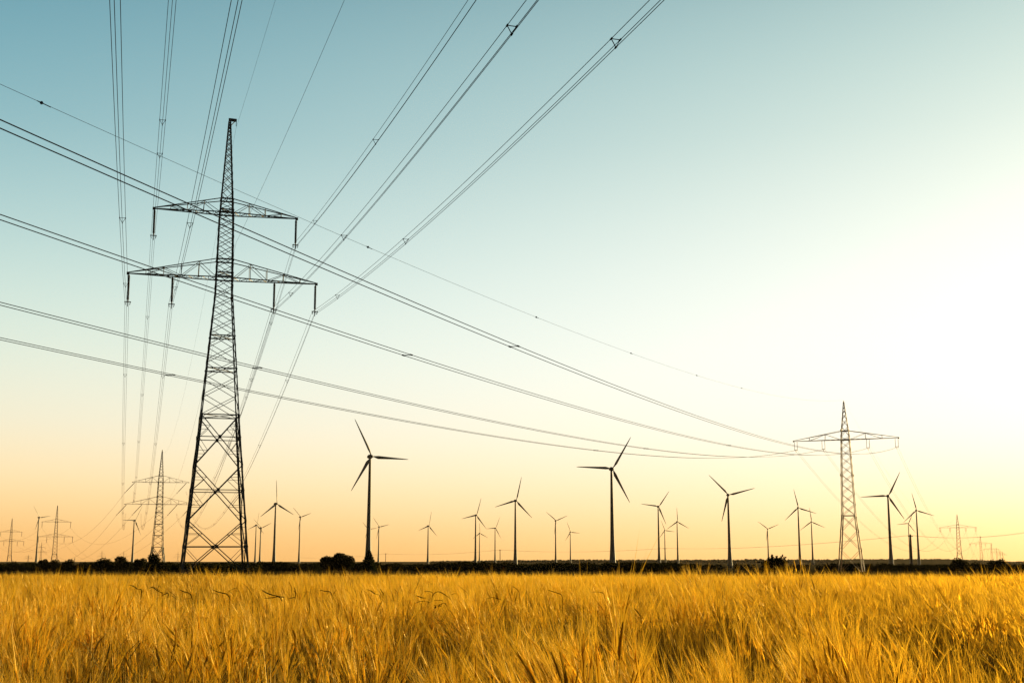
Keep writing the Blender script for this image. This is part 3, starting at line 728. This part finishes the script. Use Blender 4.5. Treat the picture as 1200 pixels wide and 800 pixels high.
def scatter(y0, y1, tufts, per, rad, margin):
    """stalks grow in tufts: returns x, y and what the tuft shares (height factor, lean)"""
    A = (y1 - y0) * 2 * (.43 * y1 + margin); N = int(A * tufts)
    y = y0 + (y1 - y0) * rng.random(N); x = (rng.random(N) * 2 - 1) * (.43 * y1 + margin)
    k = np.abs(x) < .43 * y + margin; x, y = x[k], y[k]; N = len(x)
    n = rng.poisson(per, N); i = np.repeat(np.arange(N), n); M = len(i)
    th = rng.normal(size=N) * .12; tl = rng.normal(size=(N, 2)) * .05; tt = rng.normal(size=N) * .10
    off = rng.normal(size=(M, 2)) * rad
    return x[i] + off[:, 0], y[i] + off[:, 1], th[i], tl[i] + off * .9, tt[i]

def stalks(acc, xy, stem_w, ear_w, n_awn, awn_w, awn_len, leaves, lod):
    x, y, th_, tl, tt = xy; N = len(x); h = canopy(x, y) * (1 + th_ * (1 if lod < 2 else .5) + rng.normal(size=N) * .05)
    # wind: crop leans to the left, more on the right of the field; local swirl gives combed tufts
    swirl = (N2(x / 1.0 + 400, y / 1.4 + 400, 2) - .5); lean = (-.055 - .045 * np.clip(x / (.4 * y), -1, 1) + swirl * .22 + tl[:, 0] + rng.normal(size=N) * .05)
    ly = (-.06 + (N1(x / 2 + 40, y / 2 + 90, 2) - .5) * .4 + tl[:, 1] + rng.normal(size=N) * .05)
    D = np.c_[lean, ly, np.zeros(N)] * h[:, None]
    B = np.c_[x, y, np.zeros(N)]; up = np.array([0, 0, 1.])
    tone0 = np.clip(.62 + (N3(x / 6 + 200, y / 9 + 200, 2) - .5) * .55 + tt + rng.normal(size=N) * .10, 0, 1)
    th = rng.random(N) * np.pi; S = np.c_[np.cos(th), np.sin(th), np.zeros(N)]
    neck = B + up * h[:, None] * .90 + D * .72
    z1 = .45 if lod == 0 else .35
    P = np.stack([B + up * h[:, None] * (0 if lod == 0 else .1), B + up * h[:, None] * z1 + D * .16, neck], 1)
    W = np.stack([np.full(N, stem_w * 1.2), np.full(N, stem_w), np.full(N, stem_w * .8)], 1)
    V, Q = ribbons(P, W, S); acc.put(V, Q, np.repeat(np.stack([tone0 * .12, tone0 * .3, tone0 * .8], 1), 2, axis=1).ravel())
    # ear: continues the stem and nods over
    dirn = D * .9 + up * .28 * h[:, None]; dirn = dirn + rng.normal(size=(N, 3)) * .05; dirn /= np.linalg.norm(dirn, axis=1)[:, None]
    vig = np.clip(h / .82, .35, 1.08); el = .085 * vig * (1 + rng.normal(size=N) * .15)
    nod = np.c_[D[:, 0], D[:, 1], np.full(N, -.05)]
    e1 = neck + dirn * el[:, None] * .5; e2 = e1 + (dirn + nod * .5) * el[:, None] * .5
    for s in ((0, 1) if lod == 0 else (0,)):
        th2 = th + s * np.pi / 2 + .6; S2 = np.c_[np.cos(th2), np.sin(th2), np.zeros(N)]
        P = np.stack([neck, neck + dirn * el[:, None] * .22, e1, e2], 1); W = np.stack([np.full(N, ear_w * .3), np.full(N, ear_w), np.full(N, ear_w * .9), np.full(N, ear_w * .25)], 1)
        V, Q = ribbons(P, W, S2); acc.put(V, Q, np.repeat(np.clip(tone0 * .95 + .03, 0, 1), 8))
    # awns: long bristles fanning from the ear
    M = N * n_awn; i = np.repeat(np.arange(N), n_awn); t = rng.random(M)[:, None]
    root = neck[i] * (1 - t) + e2[i] * t; ad = dirn[i] + rng.normal(size=(M, 3)) * .10 + nod[i] * .2; ad /= np.linalg.norm(ad, axis=1)[:, None]
    L = awn_len * (vig[i] * (.75 + .5 * rng.random(M)))[:, None]; a = rng.random(M) * np.pi; sv = np.c_[np.cos(a), np.sin(a), np.zeros(M)] * awn_w / 2
    V = np.stack([root - sv, root + sv, root + ad * L], 1).reshape(-1, 3)
    acc.put(V, np.arange(3 * M).reshape(M, 3), np.repeat(np.clip(tone0[i] * .9 + .2 + rng.normal(size=M) * .06, 0, 1), 3))
    if leaves:
        M = N * leaves; i = np.repeat(np.arange(N), leaves); f = (.3 + .45 * rng.random(M))[:, None]
        a = rng.random(M) * 6.283; dv = np.c_[np.cos(a), np.sin(a), np.zeros(M)]; sv = np.c_[-np.sin(a), np.cos(a), np.zeros(M)]
        r0 = B[i] + up * h[i][:, None] * f + D[i] * f * .5; ln = (.14 + .12 * rng.random(M))[:, None]
        P = np.stack([r0, r0 + dv * ln * .45 + up * ln * .55, r0 + dv * ln * .95 + up * ln * (.55 + .25 * rng.normal(size=(M, 1)))], 1)
        W = np.stack([np.full(M, .009), np.full(M, .010), np.full(M, .002)], 1)
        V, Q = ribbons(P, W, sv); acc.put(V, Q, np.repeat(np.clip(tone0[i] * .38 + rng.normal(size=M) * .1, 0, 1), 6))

acc = Acc()
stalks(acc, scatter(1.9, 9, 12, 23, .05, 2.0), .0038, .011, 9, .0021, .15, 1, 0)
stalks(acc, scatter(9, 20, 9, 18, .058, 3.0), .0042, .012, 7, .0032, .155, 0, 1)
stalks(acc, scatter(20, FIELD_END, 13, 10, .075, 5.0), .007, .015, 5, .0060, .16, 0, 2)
quads = np.concatenate([f for f in acc.F if f.shape[1] == 4]); tris = np.concatenate([f for f in acc.F if f.shape[1] == 3])
o = np_mesh('barley_crop', np.concatenate(acc.V), [quads, tris], WHEAT, {'tone': np.concatenate(acc.T)})
tag(o, 'ripe golden barley with long awns filling the whole foreground', 'crop', kind='stuff')
print('wheat verts', acc.n)

# ------------------------------------------------------------------ dark weeds standing out of the crop
def weed(strokes, Y, label):
    """strokes: list of (pixel polyline, thickness, head) leaned a little in depth"""
    allp = [p for s in strokes for p in s[0]]; cx = sum(p[0] for p in allp) / len(allp); b = at(cx, 700, Y)
    root = empty('weed_stalk', (b.x, Y, 0)); tag(root, label, 'weed', 'dark weeds standing out of the barley')
    first = strokes[0][0][-1]; e = at(first[0], first[1], Y); mb = MB(); k = Y / 30
    mb.tube([(e.x - b.x + .05, .04, .05), (e.x - b.x + .02, .02, e.z * .6), (e.x - b.x, 0, e.z)], [.005 * k, .005 * k, .005 * k], 5); mb.build('stem', WEED, root)
    for (pl, w, *_h) in strokes:
        pts = []; 
        dep = random.uniform(-.2, .2)
        for i, (px, py) in enumerate(pl):
            q = at(px, py, Y); pts.append(Vector((q.x - b.x, dep * (1 - i / max(1, len(pl) - 1)), q.z)))
        fine = []
        n = len(pts)
        for i in range(n - 1):                                     # smooth through the points
            p0, p1, p2, p3 = pts[max(0, i - 1)], pts[i], pts[i + 1], pts[min(n - 1, i + 2)]
            for j in range(6):
                t = j / 6; fine.append(.5 * ((2 * p1) + (p2 - p0) * t + (2 * p0 - 5 * p1 + 4 * p2 - p3) * t * t + (3 * p1 - p0 - 3 * p2 + p3) * t ** 3))
        fine.append(pts[-1]); m = len(fine)
        rad = [w * k * .36 * (.25 + .9 * math.sin(min(1, (i + .6) / (m * .45)) * math.pi / 2) * (1 - .45 * i / m)) for i in range(m)]
        mb = MB(); mb.tube(fine, rad, 6); mb.build('leaf', WEED, root)
def z4(*p): return [(140 + a / 7.5, 670 + b / 7.5) for a, b in p]
def z5(*p): return [(290 + a / 4.444, 670 + b / 4.444) for a, b in p]
def z2(*p): return [(450 + a / 6.667, 680 + b / 6.667) for a, b in p]
TH_, TN = .030, .014
weed([(z4((65, 112), (110, 124), (150, 150), (190, 160), (186, 240)), TH_)], 10.5, 'dark weed with a long drooping head pointing left, leftmost of the thick weeds')
weed([(z4((210, 150), (240, 135), (280, 145), (320, 162), (375, 182)), TH_), (z4((420, 178), (390, 180), (370, 186)), TN), (z4((197, 240), (200, 190), (214, 148)), TN)], 10.5, 'dark weed arching like a bow, second from the left')
weed([(z4((315, 150), (320, 120), (330, 170)), TN), (z4((340, 120), (350, 138), (360, 165)), TN), (z4((330, 210), (370, 195), (415, 190), (425, 225)), TH_)], 10.5, 'small dark weed with two upright tips above a leafy tuft')
weed([(z4((460, 165), (478, 185), (492, 212)), TN), (z4((500, 205), (492, 212), (505, 240)), TN)], 10.5, 'short dark weed stub left of the straight slanting one')
weed([(z4((570, 150), (600, 170), (636, 190), (640, 240)), TH_), (z4((600, 232), (632, 228), (640, 222)), TN)], 10.5, 'dark weed with one straight head slanting down to the right')
weed([(z4((686, 140), (688, 165), (690, 200)), TN)], 10.5, 'single short upright weed tip right of the straight slanting head')
weed([(z4((850, 150), (900, 175), (950, 190), (965, 220)), .036), (z4((945, 172), (985, 152), (1030, 140), (1055, 185)), TN), (z4((950, 168), (975, 180), (1008, 212)), TN), (z4((820, 180), (862, 190), (876, 212), (872, 250)), TN)], 10.5, 'tangled dark weed with crossing leaves, left of the tall curved one')
weed([(z4((1075, 95), (1115, 128), (1145, 165), (1162, 195), (1168, 250)), TN)], 10.5, 'thin dark weed curving high out of the crop to the left')
weed([(z5((95, 88), (118, 108), (155, 122), (192, 132)), .038), (z5((110, 132), (145, 130), (170, 128), (180, 150)), TH_)], 10.5, 'thick dark weed leaning flat to the left below the upright tips')
weed([(z5((228, 48), (228, 62), (230, 78)), TN), (z5((236, 80), (246, 105), (248, 138)), .028), (z5((244, 95), (255, 108), (263, 128)), TN), (z5((225, 135), (240, 132), (250, 128)), TH_)], 10.5, 'upright dark weed with the highest tip of all')
weed([(z5((285, 105), (305, 103), (320, 106), (322, 142)), TN), (z5((296, 130), (300, 118), (302, 108)), TN)], 10.5, 'dark weed bent at a square corner')
weed([(z5((385, 92), (408, 98), (432, 102), (440, 120)), TH_), (z5((455, 92), (446, 108), (442, 118), (446, 142)), TN)], 10.5, 'dark weed with two heads forming a loose T')
weed([(z5((540, 82), (556, 97), (564, 115), (567, 148)), TN)], 10.5, 'thin weed bowing to the left, next to the long drooping head')
weed([(z5((615, 82), (602, 92), (594, 110), (588, 152)), TN)], 10.5, 'thin weed bowing over to the right just left of the long drooping head')
weed([(z5((620, 90), (642, 98), (662, 112), (688, 122), (690, 165)), TH_)], 10.5, 'dark weed with a long drooping head just left of a short slanting one')
weed([(z5((690, 86), (700, 102), (712, 122), (708, 150)), TH_)], 10.5, 'short slanting dark weed head right of the long drooping one')
weed([(z5((755, 88), (768, 98), (780, 112), (782, 140)), TN)], 10.5, 'thin slanting weed tip, first of the two left of the big weed clump')
weed([(z5((788, 70), (798, 90), (808, 122), (810, 150)), TN)], 10.5, 'thin slanting weed tip, higher of the two left of the big weed clump')
weed([(z2((543, 175), (520, 140), (475, 105), (430, 85), (395, 97), (378, 125), (368, 180)), .03), (z2((300, 90), (335, 86), (372, 92), (388, 118)), .02), (z2((265, 112), (300, 130), (330, 134)), .03), (z2((240, 180), (280, 162), (320, 160), (365, 172)), .02),
      (z2((385, 155), (420, 153), (458, 156)), .03), (z2((512, 230), (500, 195), (470, 172), (430, 190), (380, 192)), .03), (z2((390, 215), (420, 204), (450, 195)), .045), (z2((400, 200), (430, 190), (455, 180)), .04), (z2((520, 112), (545, 102), (562, 102)), .016)], 10.5, 'big tangled clump of dark arching weeds, largest in the field')
weed([(z2((800, 145), (845, 133), (890, 142), (940, 165), (945, 220)), .018)], 10.5, 'thin weed in a shallow arch right of the big clump')
weed([([(601, 686.7), (604.5, 689), (608, 693), (609, 700)], .02)], 10.5, 'small slanting weed head high above the shallow arched one')
weed([([(643, 691.6), (650, 693.6), (658, 696.7), (659, 703)], .026)], 10.5, 'lone flat dark weed head near the middle of the field')
weed([([(693, 693), (701, 693), (707, 695), (709, 702)], .02)], 10.5, 'lone small flat weed head farthest right but one')
weed([([(745, 713), (748, 717), (751, 722), (752, 730)], .03)], 7, 'short dark weed head low in the crop, right of all the others')

# ------------------------------------------------------------------ haze
def haze():
    mb = MB(); mb.box((0, 3700, 62), 19000, 9900, 150)     # z -13 .. 137
    m = bpy.data.materials.new('thin_haze'); m.use_nodes = True; nt = m.node_tree
    for n in list(nt.nodes): nt.nodes.remove(n)
    out = nt.nodes.new('ShaderNodeOutputMaterial'); v = nt.nodes.new('ShaderNodeVolumePrincipled')
    v.inputs['Color'].default_value = (1.0, .86, .66, 1); v.inputs['Density'].default_value = HAZE; v.inputs['Anisotropy'].default_value = .1
    nt.links.new(v.outputs[0], out.inputs['Volume'])
    o = mb.build('haze', m); tag(o, kind='stuff')
HAZE = 9e-6
haze()

# ------------------------------------------------------------------ sky, sun, camera
w = bpy.data.worlds.new('World'); sc.world = w; w.use_nodes = True
nt = w.node_tree
for n in list(nt.nodes): nt.nodes.remove(n)
N = nt.nodes.new; L = nt.links.new
def srgb(r, g, b): return tuple(((c / 255 + .055) / 1.055) ** 2.4 if c > 10 else c / 255 / 12.92 for c in (r, g, b)) + (1,)
def ramp(stops, fac):
    r = N('ShaderNodeValToRGB'); r.color_ramp.interpolation = 'EASE' if False else 'B_SPLINE'; el = r.color_ramp.elements
    while len(el) > 1: el.remove(el[0])
    for i, (e, c) in enumerate(stops):
        p = (math.sin(math.radians(e)) + .1) / 1.1
        q = el[0] if i == 0 else el.new(p)
        q.position = p; q.color = c
    L(fac, r.inputs['Fac']); return r.outputs['Color']
def math_(op, a, b=None, clamp=False):
    n = N('ShaderNodeMath'); n.operation = op; n.use_clamp = clamp
    for i, v in enumerate((a, b)):
        if v is None: continue
        if isinstance(v, (int, float)): n.inputs[i].default_value = v
        else: L(v, n.inputs[i])
    return n.outputs[0]
def smooth(v, a, b, o0=0., o1=1.):
    n = N('ShaderNodeMapRange'); n.interpolation_type = 'SMOOTHSTEP'
    L(v, n.inputs['Value']); n.inputs['From Min'].default_value = a; n.inputs['From Max'].default_value = b; n.inputs['To Min'].default_value = o0; n.inputs['To Max'].default_value = o1
    return n.outputs[0]
tc = N('ShaderNodeTexCoord'); nm = N('ShaderNodeVectorMath'); nm.operation = 'NORMALIZE'; L(tc.outputs['Generated'], nm.inputs[0])
sx = N('ShaderNodeSeparateXYZ'); L(nm.outputs[0], sx.inputs[0])
fac = math_('DIVIDE', math_('ADD', sx.outputs['Z'], .1), 1.1, True)
dt = N('ShaderNodeVectorMath'); dt.operation = 'DOT_PRODUCT'; L(nm.outputs[0], dt.inputs[0]); dt.inputs[1].default_value = SUN_DIR
dot = dt.outputs['Value']; ang = math_('ARCCOSINE', dot)
flat = N('ShaderNodeVectorMath'); flat.operation = 'DOT_PRODUCT'; L(nm.outputs[0], flat.inputs[0]); flat.inputs[1].default_value = (SUN_DIR.x, SUN_DIR.y, 0)
far = ramp([(-5, srgb(225, 170, 100)), (0, srgb(238, 170, 92)), (1.7, srgb(248, 198, 126)), (3.6, srgb(251, 222, 168)), (6, srgb(239, 230, 202)), (9.5, srgb(216, 231, 214)), (14, srgb(174, 207, 204)), (19, srgb(126, 175, 184)), (25.5, srgb(88, 149, 166)), (40, srgb(44, 92, 112)), (90, srgb(18, 40, 56))], fac)
near = ramp([(-5, srgb(255, 185, 90)), (0, srgb(255, 205, 124)), (2.4, srgb(255, 233, 186)), (5.5, srgb(255, 252, 238)), (9.5, srgb(255, 254, 247)), (14, srgb(243, 248, 236)), (19, srgb(212, 228, 217)), (25.5, srgb(172, 203, 199)), (40, srgb(70, 112, 124)), (90, srgb(20, 44, 58))], fac)
g = smooth(ang, math.radians(72), math.radians(4))
mx = N('ShaderNodeMix'); mx.data_type = 'RGBA'; L(g, mx.inputs[0]); L(far, mx.inputs[6]); L(near, mx.inputs[7])
# glow round the sun, and the dimmer half of the sky opposite it
glow = math_('MULTIPLY', math_('POWER', smooth(ang, math.radians(36), 0), 2.0), .07)
gl = N('ShaderNodeMix'); gl.data_type = 'RGBA'; gl.blend_type = 'ADD'; L(glow, gl.inputs[0]); L(mx.outputs[2], gl.inputs[6]); gl.inputs[7].default_value = (1, .92, .8, 1)
dim = smooth(flat.outputs['Value'], -.35, .35, 0, 1.0)
dm = N('ShaderNodeMix'); dm.data_type = 'RGBA'; dm.blend_type = 'MULTIPLY'; dm.inputs[0].default_value = 1; L(gl.outputs[2], dm.inputs[6]); tint = N('ShaderNodeMix'); tint.data_type = 'RGBA'; L(dim, tint.inputs[0]); tint.inputs[6].default_value = (.095, .06, .04, 1); tint.inputs[7].default_value = (1, 1, 1, 1); L(tint.outputs[2], dm.inputs[7])
nish = N('ShaderNodeTexSky'); nish.sky_type = 'NISHITA'; nish.sun_disc = False; nish.sun_elevation = SUN_EL; nish.sun_rotation = SUN_AZ; nish.air_density = 1.0; nish.dust_density = 1.5
b1 = N('ShaderNodeBackground'); L(dm.outputs[2], b1.inputs['Color']); b1.inputs['Strength'].default_value = .455
b2 = N('ShaderNodeBackground'); L(nish.outputs[0], b2.inputs['Color']); b2.inputs['Strength'].default_value = .006
ad = N('ShaderNodeAddShader'); L(b1.outputs[0], ad.inputs[0]); L(b2.outputs[0], ad.inputs[1])
out = N('ShaderNodeOutputWorld'); L(ad.outputs[0], out.inputs['Surface'])

sun = bpy.data.lights.new('sun', 'SUN'); sun.energy = 5.0; sun.angle = math.radians(.53); sun.color = (1.0, .72, .30)
so = bpy.data.objects.new('sun', sun); col.objects.link(so); so.rotation_euler = (-SUN_DIR).to_track_quat('-Z', 'Y').to_euler()

cam = bpy.data.cameras.new('camera'); cam.lens = F / 1200 * 36; cam.sensor_width = 36; cam.clip_start = .1; cam.clip_end = 20000
co = bpy.data.objects.new('camera', cam); col.objects.link(co); co.location = (0, 0, EYE); co.rotation_euler = (math.pi / 2 + TH, 0, 0)
sc.camera = co
sc.view_settings.view_transform = 'Standard'; sc.view_settings.look = 'None'; sc.view_settings.exposure = 1.15; sc.view_settings.gamma = 1
sc.render.dither_intensity = 1.0
sc.render.resolution_x, sc.render.resolution_y = 1024, 682
sc.render.engine = 'CYCLES'
sc.cycles.max_bounces = 6; sc.cycles.diffuse_bounces = 3; sc.cycles.transmission_bounces = 4; sc.cycles.volume_bounces = 0
sc.cycles.use_denoising = True; sc.cycles.denoiser = 'OPENIMAGEDENOISE'; sc.cycles.denoising_input_passes = 'RGB_ALBEDO_NORMAL'; sc.cycles.denoising_prefilter = 'ACCURATE'
